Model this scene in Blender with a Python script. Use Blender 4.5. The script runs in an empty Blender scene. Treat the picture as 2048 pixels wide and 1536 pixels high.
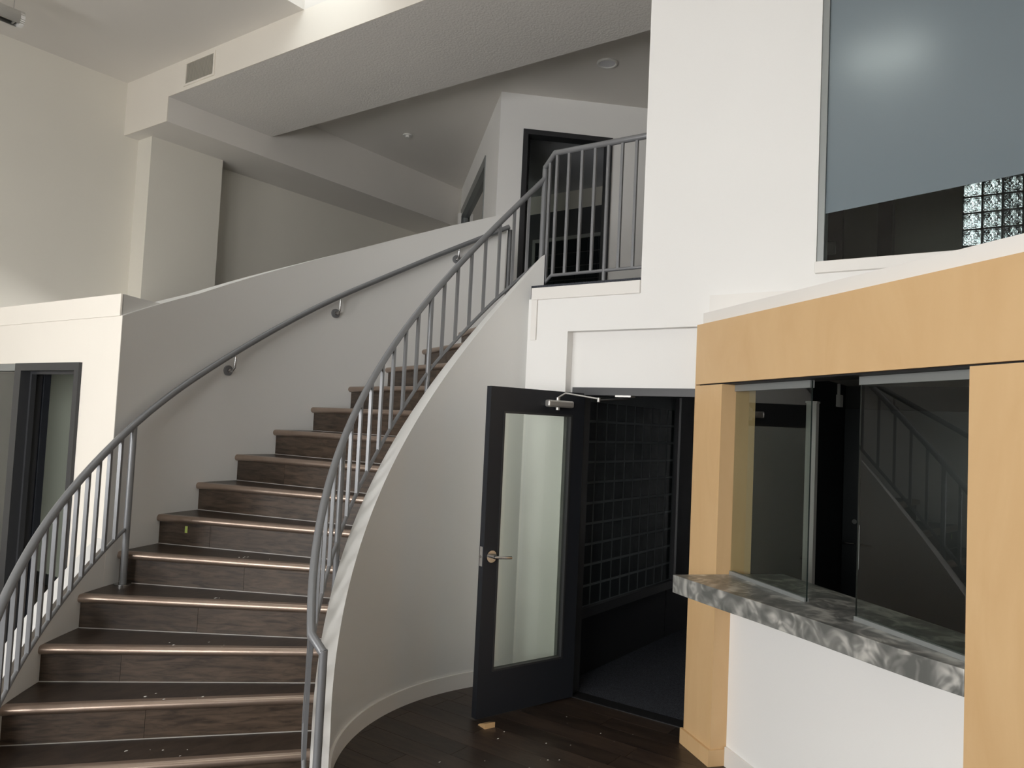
import bpy, bmesh, math, random
from mathutils import Vector, Matrix
random.seed(7)
S = bpy.context.scene
COL = S.collection
R = math.radians
# ------------------------------------------------------------------ camera
cam_d = bpy.data.cameras.new('camera')
cam = bpy.data.objects.new('camera', cam_d)
COL.objects.link(cam)
S.camera = cam
cam_d.sensor_width = 36.0
cam_d.lens = 1555.62 / 2048 * 36.0
cam_d.clip_start = 0.05
YAW, PITCH, ROLL = R(35.797), R(2.973), R(2.677)
fwd = Vector((math.cos(YAW)*math.cos(PITCH), math.sin(YAW)*math.cos(PITCH), math.sin(PITCH)))
rt0 = Vector((math.sin(YAW), -math.cos(YAW), 0))
up0 = rt0.cross(fwd)
rt = math.cos(ROLL)*rt0 + math.sin(ROLL)*up0
up = -math.sin(ROLL)*rt0 + math.cos(ROLL)*up0
M = Matrix((rt, up, -fwd)).transposed().to_4x4()
M.translation = Vector((0, 0, 1.75))
cam.matrix_world = M
# ------------------------------------------------------------------ sky, exposure
world = bpy.data.worlds.new('overcast_sky')
S.world = world
world.use_nodes = True
bg = world.node_tree.nodes['Background']
bg.inputs[0].default_value = (1.0, 0.99, 0.975, 1)
bg.inputs[1].default_value = 10.5
S.view_settings.view_transform = 'Standard'
S.view_settings.look = 'None'
S.view_settings.exposure = 0.25
S.view_settings.gamma = 1.0
S.view_settings.use_curve_mapping = False
def portal(name, loc, rot, sx, sy):
    l = bpy.data.lights.new(name, 'AREA')
    l.shape = 'RECTANGLE'; l.size = sx; l.size_y = sy
    l.cycles.is_portal = True
    o = bpy.data.objects.new(name, l)
    o.location = loc; o.rotation_euler = rot
    COL.objects.link(o)
    return o
# portals only guide the sampling of the sky through the window wall and the skylight
portal('window_daylight', (-3.02, 3.0, 2.0), (0, R(-90), 0), 2.2, 6.4)
portal('skylight_daylight', (3.45, 5.22, 6.05), (0, 0, 0), 1.9, 0.96)
portal('skylight_daylight', (0.85, 1.48, 5.56), (0, 0, 0), 0.8, 0.76)

# ------------------------------------------------------------------ materials
def mat(name, col, rough=0.5, metal=0.0, spec=0.5):
    m = bpy.data.materials.new(name); m.use_nodes = True
    b = m.node_tree.nodes['Principled BSDF']
    b.inputs['Base Color'].default_value = (*col, 1)
    b.inputs['Roughness'].default_value = rough
    b.inputs['Metallic'].default_value = metal
    b.inputs['Specular IOR Level'].default_value = spec
    return m
def N(m, t, **kw):
    n = m.node_tree.nodes.new(t)
    for k, v in kw.items():
        if k in n.inputs: n.inputs[k].default_value = v
        else: setattr(n, k, v)
    return n
def L(m, a, b): m.node_tree.links.new(a, b)
def P(m): return m.node_tree.nodes['Principled BSDF']
def coords(m, scale=(1, 1, 1), rot=(0, 0, 0), kind='Object'):
    tc = N(m, 'ShaderNodeTexCoord'); mp = N(m, 'ShaderNodeMapping')
    mp.inputs['Scale'].default_value = scale; mp.inputs['Rotation'].default_value = rot
    L(m, tc.outputs[kind], mp.inputs['Vector'])
    return mp.outputs['Vector']
def ramp(m, fac, stops):
    r = N(m, 'ShaderNodeValToRGB')
    e = r.color_ramp.elements
    while len(e) < len(stops): e.new(0.5)
    for i, (p, c) in enumerate(stops):
        e[i].position = p; e[i].color = (*c, 1)
    L(m, fac, r.inputs['Fac'])
    return r.outputs['Color']
def bump(m, h, strength, dist=0.01):
    b = N(m, 'ShaderNodeBump'); b.inputs['Strength'].default_value = strength; b.inputs['Distance'].default_value = dist
    L(m, h, b.inputs['Height']); L(m, b.outputs['Normal'], P(m).inputs['Normal'])
def paint(name, col, scale=140, strength=0.05, rough=0.65, spec=0.3):
    m = mat(name, col, rough, 0, spec)
    v = coords(m)
    n = N(m, 'ShaderNodeTexNoise', Scale=scale, Detail=3.0); L(m, v, n.inputs['Vector'])
    bump(m, n.outputs['Fac'], strength, 0.004)
    n2 = N(m, 'ShaderNodeTexNoise', Scale=0.9, Detail=2.0); L(m, v, n2.inputs['Vector'])
    c = ramp(m, n2.outputs['Fac'], [(0.35, tuple(x*0.975 for x in col)), (0.65, col)])
    L(m, c, P(m).inputs['Base Color'])
    return m
WALL = paint('white_wall_paint', (0.86, 0.85, 0.83))
STAIRW = paint('stair_wall_paint', (0.75, 0.745, 0.725))
BEIGE = paint('beige_wall_paint', (0.76, 0.73, 0.655))
CREAM = paint('cream_wall_paint', (0.80, 0.755, 0.68))
CEIL = paint('textured_ceiling_paint', (0.72, 0.695, 0.66), scale=55, strength=1.0, rough=0.9)
CEILS = paint('smooth_ceiling_paint', (0.74, 0.71, 0.665), scale=120, strength=0.08, rough=0.8)
TRIM = mat('white_semigloss_trim', (0.80, 0.775, 0.74), 0.4)
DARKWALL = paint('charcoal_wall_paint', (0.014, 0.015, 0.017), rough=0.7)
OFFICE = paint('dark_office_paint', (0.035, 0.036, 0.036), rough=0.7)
DUSK = paint('slate_paint', (0.6, 0.61, 0.64), rough=0.7)
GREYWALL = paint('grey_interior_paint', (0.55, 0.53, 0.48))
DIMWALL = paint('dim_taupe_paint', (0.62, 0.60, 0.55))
CHAR = mat('charcoal_door_enamel', (0.017, 0.0195, 0.025), 0.42, 0, 0.4)
FRAME = mat('charcoal_frame_enamel', (0.032, 0.033, 0.036), 0.42)
ALU = mat('grey_aluminium', (0.29, 0.305, 0.30), 0.42, 0.4)
CHROME = mat('brushed_chrome', (0.60, 0.60, 0.60), 0.22, 1.0)
SILVER = mat('silver_enamel', (0.46, 0.45, 0.43), 0.35, 0.6)
RAIL = mat('grey_metal_rail_paint', (0.215, 0.22, 0.23), 0.33, 0.3)
v = coords(RAIL); n = N(RAIL, 'ShaderNodeTexNoise', Scale=220.0); L(RAIL, v, n.inputs['Vector']); bump(RAIL, n.outputs['Fac'], 0.04, 0.002)
PLASTIC = mat('white_plastic', (0.72, 0.71, 0.68), 0.4)
BLACKM = mat('black_metal', (0.012, 0.012, 0.013), 0.5)
TAPE = mat('yellow_green_tape', (0.45, 0.55, 0.13), 0.6)
CAULK = mat('pale_caulk', (0.42, 0.40, 0.38), 0.5)
FLECK = mat('plaster_dust', (0.6, 0.58, 0.54), 0.9)
BRASS = mat('brass', (0.55, 0.30, 0.10), 0.35, 1.0)
def wood(name, dark, light, axis_scale, rough, spec=0.5, gr=6.0, vary=0.25):
    m = mat(name, light, rough, 0, spec)
    v = coords(m, axis_scale)
    oi = N(m, 'ShaderNodeObjectInfo')
    add = N(m, 'ShaderNodeVectorMath', operation='ADD')
    mul = N(m, 'ShaderNodeVectorMath', operation='SCALE'); mul.inputs['Scale'].default_value = 37.0
    comb = N(m, 'ShaderNodeCombineXYZ')
    L(m, oi.outputs['Random'], comb.inputs[0]); L(m, oi.outputs['Random'], comb.inputs[1]); L(m, oi.outputs['Random'], comb.inputs[2])
    L(m, comb.outputs[0], mul.inputs[0]); L(m, v, add.inputs[0]); L(m, mul.outputs[0], add.inputs[1])
    n = N(m, 'ShaderNodeTexNoise', Scale=gr, Detail=6.0, Roughness=0.62, Distortion=0.6); L(m, add.outputs[0], n.inputs['Vector'])
    c = ramp(m, n.outputs['Fac'], [(0.34, dark), (0.62, light)])
    hsv = N(m, 'ShaderNodeHueSaturation')
    mr = N(m, 'ShaderNodeMapRange'); mr.inputs['To Min'].default_value = 1 - vary; mr.inputs['To Max'].default_value = 1 + vary
    L(m, oi.outputs['Random'], mr.inputs['Value']); L(m, mr.outputs['Result'], hsv.inputs['Value']); L(m, c, hsv.inputs['Color'])
    L(m, hsv.outputs['Color'], P(m).inputs['Base Color'])
    bump(m, n.outputs['Fac'], 0.06, 0.003)
    return m
STEP = wood('dark_walnut_vinyl', (0.024, 0.0155, 0.010), (0.078, 0.053, 0.036), (2.2, 2.2, 16), 0.42, gr=3.0, vary=0.16)
TREAD = wood('dark_walnut_tread', (0.022, 0.0145, 0.010), (0.050, 0.034, 0.024), (3, 9, 3), 0.36, gr=3.0, vary=0.10)
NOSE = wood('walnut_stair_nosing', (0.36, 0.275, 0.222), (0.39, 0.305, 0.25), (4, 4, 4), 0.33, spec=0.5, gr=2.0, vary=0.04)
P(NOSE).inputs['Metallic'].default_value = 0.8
PLANK = wood('dark_walnut_floor', (0.020, 0.013, 0.010), (0.048, 0.032, 0.023), (9, 1.6, 4), 0.40, gr=3.0, vary=0.28)
def maple(name, sc):
    m = mat(name, (0.70, 0.44, 0.20), 0.36)
    v = coords(m, sc)
    n = N(m, 'ShaderNodeTexNoise', Scale=2.2, Detail=5.0, Roughness=0.55, Distortion=1.4); L(m, v, n.inputs['Vector'])
    c = ramp(m, n.outputs['Fac'], [(0.2, (0.63, 0.405, 0.20)), (0.5, (0.665, 0.44, 0.225)), (0.8, (0.70, 0.475, 0.25))])
    L(m, c, P(m).inputs['Base Color'])
    return m
MAPLE = maple('maple_veneer', (2.6, 2.6, 0.55))
MAPLEH = maple('maple_veneer_header', (1.6, 1.6, 0.7))
SWIRL = mat('swirled_aluminium_laminate', (0.3, 0.3, 0.3), 0.32, 0.35)
v = coords(SWIRL)
wv = N(SWIRL, 'ShaderNodeTexNoise', Scale=4.5, Detail=0.5, Distortion=1.8); L(SWIRL, v, wv.inputs['Vector'])
w2 = N(SWIRL, 'ShaderNodeTexNoise', Scale=10.0, Detail=0.8, Distortion=2.2); L(SWIRL, v, w2.inputs['Vector'])
mx = N(SWIRL, 'ShaderNodeMath', operation='ADD'); L(SWIRL, wv.outputs['Fac'], mx.inputs[0]); L(SWIRL, w2.outputs['Fac'], mx.inputs[1])
hf = N(SWIRL, 'ShaderNodeMath', operation='MULTIPLY'); hf.inputs[1].default_value = 0.5; L(SWIRL, mx.outputs[0], hf.inputs[0])
c = ramp(SWIRL, hf.outputs[0], [(0.38, (0.17, 0.175, 0.165)), (0.49, (0.28, 0.28, 0.265)), (0.56, (0.46, 0.455, 0.43)), (0.64, (0.64, 0.63, 0.59))])
L(SWIRL, c, P(SWIRL).inputs['Base Color'])
CARPET = mat('charcoal_carpet', (0.02, 0.021, 0.024), 0.95, 0, 0.1)
v = coords(CARPET); n = N(CARPET, 'ShaderNodeTexNoise', Scale=160.0, Detail=3.0); L(CARPET, v, n.inputs['Vector'])
L(CARPET, ramp(CARPET, n.outputs['Fac'], [(0.3, (0.026, 0.028, 0.034)), (0.7, (0.080, 0.085, 0.100))]), P(CARPET).inputs['Base Color']); bump(CARPET, n.outputs['Fac'], 0.6, 0.01)
def glass(name, tint, ior=1.5, rough=0.0):
    m = bpy.data.materials.new(name); m.use_nodes = True
    nt = m.node_tree; nt.nodes.remove(nt.nodes['Principled BSDF'])
    out = nt.nodes['Material Output']
    tr = N(m, 'ShaderNodeBsdfTransparent'); tr.inputs['Color'].default_value = (*tint, 1)
    gl = N(m, 'ShaderNodeBsdfGlossy'); gl.inputs['Roughness'].default_value = rough
    fr = N(m, 'ShaderNodeFresnel', IOR=ior)
    mixn = N(m, 'ShaderNodeMixShader')
    ge = N(m, 'ShaderNodeNewGeometry')
    inv = N(m, 'ShaderNodeMath', operation='SUBTRACT'); inv.inputs[0].default_value = 1.0; L(m, ge.outputs['Backfacing'], inv.inputs[1])
    dbl = N(m, 'ShaderNodeMath', operation='MULTIPLY'); dbl.inputs[1].default_value = 1.75; L(m, fr.outputs[0], dbl.inputs[0])
    both = N(m, 'ShaderNodeMath', operation='MULTIPLY', use_clamp=True); L(m, dbl.outputs[0], both.inputs[0]); L(m, inv.outputs[0], both.inputs[1])
    L(m, both.outputs[0], mixn.inputs[0]); L(m, tr.outputs[0], mixn.inputs[1]); L(m, gl.outputs[0], mixn.inputs[2])
    L(m, mixn.outputs[0], out.inputs['Surface'])
    return m
GLASS = glass('clear_window_glass', (0.86, 0.90, 0.875))
DGLASS = glass('pale_green_door_glass', (0.90, 0.93, 0.895))
TINT = glass('dimming_skylight_glass', (0.52, 0.535, 0.54))  # grey tint added to cut the brightness of the skylight
EDGE = mat('dark_glass_edge', (0.012, 0.02, 0.018), 0.2)
FROST = mat('frosted_blue_film', (0.212, 0.262, 0.292), 0.19, 0, 1.0)
_t = N(FROST, 'ShaderNodeBsdfTranslucent'); _t.inputs['Color'].default_value = (0.55, 0.64, 0.67, 1)
_m = N(FROST, 'ShaderNodeMixShader'); _m.inputs[0].default_value = 0.2
L(FROST, P(FROST).outputs[0], _m.inputs[1]); L(FROST, _t.outputs[0], _m.inputs[2]); L(FROST, _m.outputs[0], FROST.node_tree.nodes['Material Output'].inputs['Surface'])
BLOCK = mat('wavy_glass_block', (0.26, 0.30, 0.315), 0.05)
P(BLOCK).inputs['Transmission Weight'].default_value = 1.0
P(BLOCK).inputs['IOR'].default_value = 1.45
v = coords(BLOCK); n = N(BLOCK, 'ShaderNodeTexNoise', Scale=17.0, Detail=1.0, Distortion=1.5); L(BLOCK, v, n.inputs['Vector']); bump(BLOCK, n.outputs['Fac'], 1.0, 0.09)
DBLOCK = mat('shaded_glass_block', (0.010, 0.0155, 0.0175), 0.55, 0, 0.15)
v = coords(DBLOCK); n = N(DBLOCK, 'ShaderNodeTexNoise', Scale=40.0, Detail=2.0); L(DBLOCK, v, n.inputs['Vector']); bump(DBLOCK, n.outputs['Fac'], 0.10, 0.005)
GROUT = mat('grey_block_mortar', (0.14, 0.16, 0.165), 0.85)
LENS = mat('pale_light_lens', (0.72, 0.72, 0.75), 0.4)

# ------------------------------------------------------------------ builders
def thing(name, label, cat, loc=(0, 0, 0), group=None, kind=None):
    o = bpy.data.objects.new(name, None); COL.objects.link(o); o.location = loc
    o.empty_display_size = 0.1
    tag(o, label, cat, group, kind)
    return o
def tag(o, label=None, cat=None, group=None, kind=None):
    if label: o['label'] = label
    if cat: o['category'] = cat
    if group: o['group'] = group
    if kind: o['kind'] = kind
    return o
def wloc(o):
    v = Vector((0, 0, 0))
    while o is not None:
        v += o.location; o = o.parent
    return v
def link(name, me, loc, m, parent=None):
    o = bpy.data.objects.new(name, me); COL.objects.link(o)
    if m and not me.materials: me.materials.append(m)
    if parent is not None:
        o.parent = parent; o.location = Vector(loc) - wloc(parent)
    else:
        o.location = loc
    return o
def mesh(name, verts, faces, m, parent=None, smooth=False, bev=0.0, seg=2):
    vs = [Vector(v) for v in verts]
    lo = Vector((min(v.x for v in vs), min(v.y for v in vs), min(v.z for v in vs)))
    hi = Vector((max(v.x for v in vs), max(v.y for v in vs), max(v.z for v in vs)))
    c = (lo + hi) / 2
    bm = bmesh.new()
    bv = [bm.verts.new(v - c) for v in vs]
    for f in faces:
        try: bm.faces.new([bv[i] for i in f])
        except ValueError: pass
    bmesh.ops.recalc_face_normals(bm, faces=bm.faces)
    if bev > 0:
        es = [e for e in bm.edges if len(e.link_faces) == 2 and e.calc_face_angle(0) > 0.6]
        bmesh.ops.bevel(bm, geom=es, offset=bev, segments=seg, profile=0.5, affect='EDGES', clamp_overlap=True)
    if smooth:
        for f in bm.faces: f.smooth = True
        for e in bm.edges:
            if len(e.link_faces) == 2 and e.calc_face_angle(0) > 0.7: e.smooth = False
    me = bpy.data.meshes.new(name); bm.to_mesh(me); bm.free()
    return link(name, me, c, m, parent)
BF = [(0, 1, 2, 3), (4, 5, 6, 7), (0, 1, 5, 4), (1, 2, 6, 5), (2, 3, 7, 6), (3, 0, 4, 7)]
def boxv(x0, x1, y0, y1, z0, z1):
    return [(x0, y0, z0), (x1, y0, z0), (x1, y1, z0), (x0, y1, z0), (x0, y0, z1), (x1, y0, z1), (x1, y1, z1), (x0, y1, z1)]
def box(name, x0, x1, y0, y1, z0, z1, m, parent=None, bev=0.0):
    return mesh(name, boxv(x0, x1, y0, y1, z0, z1), BF, m, parent, bev=bev)
def multibox(name, boxes, m, parent=None):
    vs, fs = [], []
    for b in boxes:
        o = len(vs); vs += boxv(*b); fs += [tuple(i + o for i in f) for f in BF]
    return mesh(name, vs, fs, m, parent)
class Fr:
    """plan frame: origin, along-direction, outward normal"""
    def __init__(s, ox, oy, ang, flip=1):
        s.o = Vector((ox, oy)); a = R(ang); s.u = Vector((math.cos(a), math.sin(a))); s.n = Vector((-s.u.y, s.u.x)) * flip
    def p(s, a, d, z):
        q = s.o + s.u * a + s.n * d
        return (q.x, q.y, z)
    def bv(s, a0, a1, d0, d1, z0, z1):
        return [s.p(a0, d0, z0), s.p(a1, d0, z0), s.p(a1, d1, z0), s.p(a0, d1, z0), s.p(a0, d0, z1), s.p(a1, d0, z1), s.p(a1, d1, z1), s.p(a0, d1, z1)]
    def box(s, name, a0, a1, d0, d1, z0, z1, m, parent=None, bev=0.0):
        return mesh(name, s.bv(a0, a1, d0, d1, z0, z1), BF, m, parent, bev=bev)
    def multi(s, name, bs, m, parent=None):
        vs, fs = [], []
        for b in bs:
            o = len(vs); vs += s.bv(*b); fs += [tuple(i + o for i in f) for f in BF]
        return mesh(name, vs, fs, m, parent)
def prism(name, pts, z0, z1, m, parent=None, bev=0.0):
    n = len(pts)
    vs = [(x, y, z0) for x, y in pts] + [(x, y, z1) for x, y in pts]
    fs = [tuple(range(n)), tuple(range(n, 2*n))] + [(i, (i+1) % n, n + (i+1) % n, n + i) for i in range(n)]
    return mesh(name, vs, fs, m, parent, bev=bev)
def tube(name, pts, rad, m, parent=None, seg=14, caps=True, square=False):
    pts = [Vector(p) for p in pts]
    n = len(pts); vs, fs = [], []
    t0 = (pts[1] - pts[0]).normalized()
    nrm = t0.orthogonal().normalized()
    if abs(t0.z) < 0.95:
        nrm = (Vector((0, 0, 1)) - t0 * t0.z).normalized()
    prev = t0
    for i, p in enumerate(pts):
        if i == 0: t = t0
        elif i == n-1: t = (pts[-1] - pts[-2]).normalized()
        else: t = ((pts[i+1] - p).normalized() + (p - pts[i-1]).normalized()).normalized()
        q = prev.rotation_difference(t); nrm = q @ nrm; nrm = (nrm - t * nrm.dot(t)).normalized(); prev = t
        bi = t.cross(nrm)
        st = 1.0
        if 0 < i < n-1:
            cs = (pts[i+1] - p).normalized().dot((p - pts[i-1]).normalized())
            st = 1.0 / max(0.5, math.sqrt(max(0.0, (1 + cs) / 2)))
        for k in range(seg):
            a = 2*math.pi*k/seg
            vs.append(p + (nrm*math.cos(a) + bi*math.sin(a)) * rad * (1 + (st - 1) * 0.6))
    for i in range(n-1):
        for k in range(seg):
            a, b = i*seg + k, i*seg + (k+1) % seg
            fs.append((a, b, b + seg, a + seg))
    if caps: fs += [tuple(range(seg)), tuple(range((n-1)*seg, n*seg))]
    return mesh(name, vs, fs, m, parent, smooth=True)
def cyl(name, p0, p1, rad, m, parent=None, seg=20): return tube(name, [p0, p1], rad, m, parent, seg)
def interp(tab, x):
    tab = sorted(tab)
    if x <= tab[0][0]:
        (a, b), (c, d) = tab[0], tab[1]
    elif x >= tab[-1][0]:
        (a, b), (c, d) = tab[-2], tab[-1]
    else:
        for i in range(len(tab)-1):
            if tab[i][0] <= x <= tab[i+1][0]:
                (a, b), (c, d) = tab[i], tab[i+1]; break
    return b + (d - b) * (x - a) / (c - a)
# stair centre and polar helper
CX, CY = 3.67, 1.88
def pol(r, th): return (CX + r*math.cos(R(th)), CY + r*math.sin(R(th)))
def p3(r, th, z):
    x, y = pol(r, th); return (x, y, z)
def arcwall(name, r0, r1, ths, zb, zt, m, parent=None, bev=0.0, xclip=None):
    vs, fs = [], []
    rr1 = r1
    for t in ths:
        b, h = zb(t), zt(t)
        r1 = rr1
        if xclip is not None: r1 = max(r0 + 0.0006, min(rr1, (CX - xclip)/max(1e-6, -math.cos(R(t))))) if math.cos(R(t)) < 0 else rr1
        vs += [p3(r0, t, b), p3(r1, t, b), p3(r1, t, h), p3(r0, t, h)]
    n = len(ths)
    for i in range(n-1):
        o = 4*i
        for k in range(4): fs.append((o+k, o+(k+1) % 4, o+4+(k+1) % 4, o+4+k))
    fs += [(0, 1, 2, 3), (4*n-4, 4*n-3, 4*n-2, 4*n-1)]
    return mesh(name, vs, fs, m, parent, smooth=True, bev=bev)
def lin(a, b, n): return [a + (b-a)*i/(n-1) for i in range(n)]
def st(o, label, cat): return tag(o, label, cat, None, 'structure')

RISE = 0.1812
UF = 15 * RISE            # upper floor 2.718
ZC = 5.43                 # main ceiling
XW = 4.40                 # plane of the tall front wall
XR = 4.469                # plane of the recessed doorway wall
YL = 8.77                 # left wall
# ------------------------------------------------------------------ shell
floor = st(box('floor', -3.2, 9.6, -3.7, 9.0, -0.12, -0.004, PLANK), 'dark walnut plank floor of the lobby', 'floor')
pw, pl = 0.152, 1.22
plank_me = None
for i in range(15):
    x0 = 2.20 + i*pw
    if x0 + pw > XR + 0.02: break
    off = random.random()*pl
    y = -0.4 - off
    while y < 3.5:
        y0, y1 = max(y, -0.4), min(y + pl, 3.6)
        # keep planks in front of the doorway wall and inside the lobby
        if y1 - y0 > 0.05:
            box('plank', x0 + 0.0012, x0 + pw - 0.0012, y0 + 0.0012, y1 - 0.0012, -0.004, 0.0, PLANK, floor)
        y += pl
ceil_boxes = [(-3.2, 0.45, -3.7, 9.0, ZC, ZC+0.10), (1.25, 2.5, -3.7, 9.0, ZC, ZC+0.10), (0.45, 1.25, -3.7, 1.1, ZC, ZC+0.10), (0.45, 1.25, 1.86, 9.0, ZC, ZC+0.10), (2.5, XW, -3.7, 4.75, ZC, ZC+0.10), (2.5, XW, 5.70, 9.0, ZC, ZC+0.10), (XW, 9.9, -3.7, 9.0, ZC, ZC+0.10)]
st(multibox('ceiling', ceil_boxes, CEILS), 'high beige ceiling with a skylight opening by the fascia', 'ceiling')
sk = thing('window_1', 'bright skylight shaft cut into the high ceiling', 'skylight', (3.65, 5.22, ZC+0.10), kind='structure')
multibox('shaft', [(2.4, 2.5, 4.65, 5.80, ZC+0.10, 6.08), (XW, XW+0.1, 4.65, 5.80, ZC+0.10, 6.08), (2.5, XW, 4.65, 4.75, ZC+0.10, 6.08), (2.5, XW, 5.70, 5.80, ZC+0.10, 6.08)], WALL, sk)
box('pane', 2.5, XW, 4.75, 5.70, 6.04, 6.052, TINT, sk)
multibox('pane_frame', [(2.5, 2.55, 4.75, 5.7, 6.0, 6.04), (XW-0.05, XW, 4.75, 5.7, 6.0, 6.04), (2.55, XW-0.05, 4.75, 4.8, 6.0, 6.04), (2.55, XW-0.05, 5.65, 5.7, 6.0, 6.04)], ALU, sk)
sk2 = thing('window_12', 'square skylight in the middle of the lobby ceiling', 'skylight', (0.8, 1.5, ZC+0.10), kind='structure')
multibox('kerb', [(0.45, 0.48, 1.1, 1.86, ZC+0.05, ZC+0.10), (1.22, 1.25, 1.1, 1.86, ZC+0.05, ZC+0.10), (0.48, 1.22, 1.1, 1.13, ZC+0.05, ZC+0.10), (0.48, 1.22, 1.83, 1.86, ZC+0.05, ZC+0.10)], ALU, sk2)
box('pane', 0.48, 1.22, 1.13, 1.83, ZC+0.075, ZC+0.085, GLASS, sk2)
st(box('wall_left', -3.2, 9.9, YL, YL+0.15, 0, ZC, BEIGE), 'tall plain cream wall behind the stairwell', 'wall')
st(box('wall_right', -3.2, 9.9, -3.75, -3.6, 0, ZC, WALL), 'plain white wall on the right side of the lobby', 'wall')
# window wall behind the viewer
wb = [(-3.2, -3.0, -3.6, YL, 0, 0.9), (-3.2, -3.0, -3.6, YL, 3.1, ZC)]
wins = [(-0.2, 1.6), (2.1, 3.9), (4.4, 6.2)]
ys = [-3.6] + [v for w in wins for v in w] + [YL]
for i in range(0, len(ys), 2): wb.append((-3.2, -3.0, ys[i], ys[i+1], 0.9, 3.1))
st(multibox('wall_back', wb, WALL), 'window wall on the street side of the lobby', 'wall')
for i, (a, b) in enumerate(wins):
    w = thing('window_%d' % (i+2), ('tall street window nearest the reception', 'middle tall street window', 'tall street window nearest the stairs')[i], 'window', (-3.1, (a+b)/2, 0.9), kind='structure')
    multibox('window_frame', [(-3.13, -3.07, a, a+0.06, 0.9, 3.1), (-3.13, -3.07, b-0.06, b, 0.9, 3.1), (-3.13, -3.07, a+0.06, b-0.06, 0.9, 0.96), (-3.13, -3.07, a+0.06, b-0.06, 3.04, 3.1), (-3.13, -3.07, a+0.06, b-0.06, 2.3, 2.36)], ALU, w)
# tall front wall, with the doorway recess and the opening of the upper window
WY0, WY1, WZ0, WZ1 = -2.2, 1.149, 2.718, 5.0
fw = [(XW, XW+0.2, WY1, 2.209, 2.62, ZC), (XW, XW+0.2, -3.6, WY0, 2.5, ZC), (XW, XW+0.2, WY0, WY1, WZ1, ZC), (XW, XW+0.2, WY0, WY1, 2.5, WZ0-0.0),
      (XW, XR, WY1, 3.06, 2.388, 2.62), (XR, XW+0.2, WY1, 2.209, 2.388, 2.62), (XR, XW+0.2, 2.209, 3.06, 2.388, 2.60), (XW, XW+0.2, -3.6, WY1, 2.388, 2.5),
      (XW, XW+0.2, 2.735, 3.06, 0, 2.388), (XR, XW+0.2, 1.6, 2.735, 2.016, 2.388), (XR, XW+0.2, 2.70, 2.735, 0, 2.016)]
st(multibox('wall_front', fw, WALL), 'tall white wall over the open dark door and the reception', 'wall')
# upper floor slab
arc = [pol(3.01, t) for t in lin(75.9, 51.0, 10)]
slab = [(XW+0.02, -3.6), (9.9, -3.6), (9.9, YL), (XW+0.02, YL)] + [arc[0]] + arc[1:] + [pol(1.53, 53.0), (XW+0.02, 3.06)]
st(prism('floor_upper', slab, 2.60, UF, CARPET), 'dark upper landing floor', 'floor')
st(box('trim_1', XW-0.014, XW+0.10, 2.209, 3.035, 2.612, UF-0.022, TRIM, bev=0.004), 'white ledge board below the balcony railing', 'trim')
st(box('trim_7', XW-0.012, XW, 2.985, 3.03, 2.335, 2.612, TRIM), 'short white corner strip below the balcony ledge', 'trim')
st(multibox('wall_fascia', [(XW, XW+0.01, 2.209, YL, 5.09, ZC), (XW, XW+0.01, 7.895, YL, 4.82, 5.09)], CREAM), 'cream fascia above the balcony opening with the air grille', 'wall')
st(box('beam_1', XW+0.01, 5.73, 2.2, YL, 5.09, ZC, CEIL), 'wide textured soffit beam above the balcony', 'beam')
st(multibox('beam_2', [(XW+0.01, 9.9, 7.895, YL, 4.82, 5.09), (5.73, 9.9, 7.895, YL, 5.09, ZC)], CEILS), 'deep beam running back along the left wall', 'beam')
st(box('column_1', 4.57, 5.48, 8.48, YL, UF, 4.82, BEIGE), 'wide beige pier under the deep beam', 'column')

# angled upper wall with door, and the diagonal wall with the interior window
A = Fr(6.70, 5.16, -45.0, -1)          # d > 0 toward the balcony
ds0, ds1, dz = 0.266, 1.29, 5.035
st(A.multi('wall_upper_angled', [(0.0, ds0, -0.12, 0, UF, ZC), (ds1, 3.6, -0.12, 0, UF, ZC), (ds0, ds1, -0.12, 0, dz, ZC)], WALL), 'angled white wall holding the upper dark doorway', 'wall')
B = Fr(6.70, 5.16, 46.1, 1)            # d > 0 toward the stair
st(B.multi('wall_upper_diagonal', [(0.0, 1.04, -0.12, 0, UF, ZC), (3.62, 3.84, -0.12, 0, UF, ZC), (1.04, 3.62, -0.12, 0, 5.06, ZC), (1.04, 3.62, -0.12, 0, UF, UF+0.5)], WALL), 'diagonal white corridor wall with a long interior window', 'wall')
iw = thing('window_7', 'long interior window with grey frame in the diagonal upper wall', 'window', B.p(2.3, -0.06, UF+0.5), kind='structure')
B.multi('window_frame', [(1.04, 1.07, -0.09, 0.012, UF+0.5, 5.06), (3.58, 3.62, -0.09, 0.012, UF+0.5, 5.06), (1.07, 3.58, -0.09, 0.012, 4.93, 5.06), (1.07, 3.58, -0.09, 0.012, UF+0.5, UF+0.58)], ALU, iw)
B.box('pane', 1.07, 3.58, -0.065, -0.055, UF+0.58, 4.93, GLASS, iw)
B.box('end_post', 3.50, 3.62, 0.012, 0.06, UF+0.5, 4.98, TRIM, iw)
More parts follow.
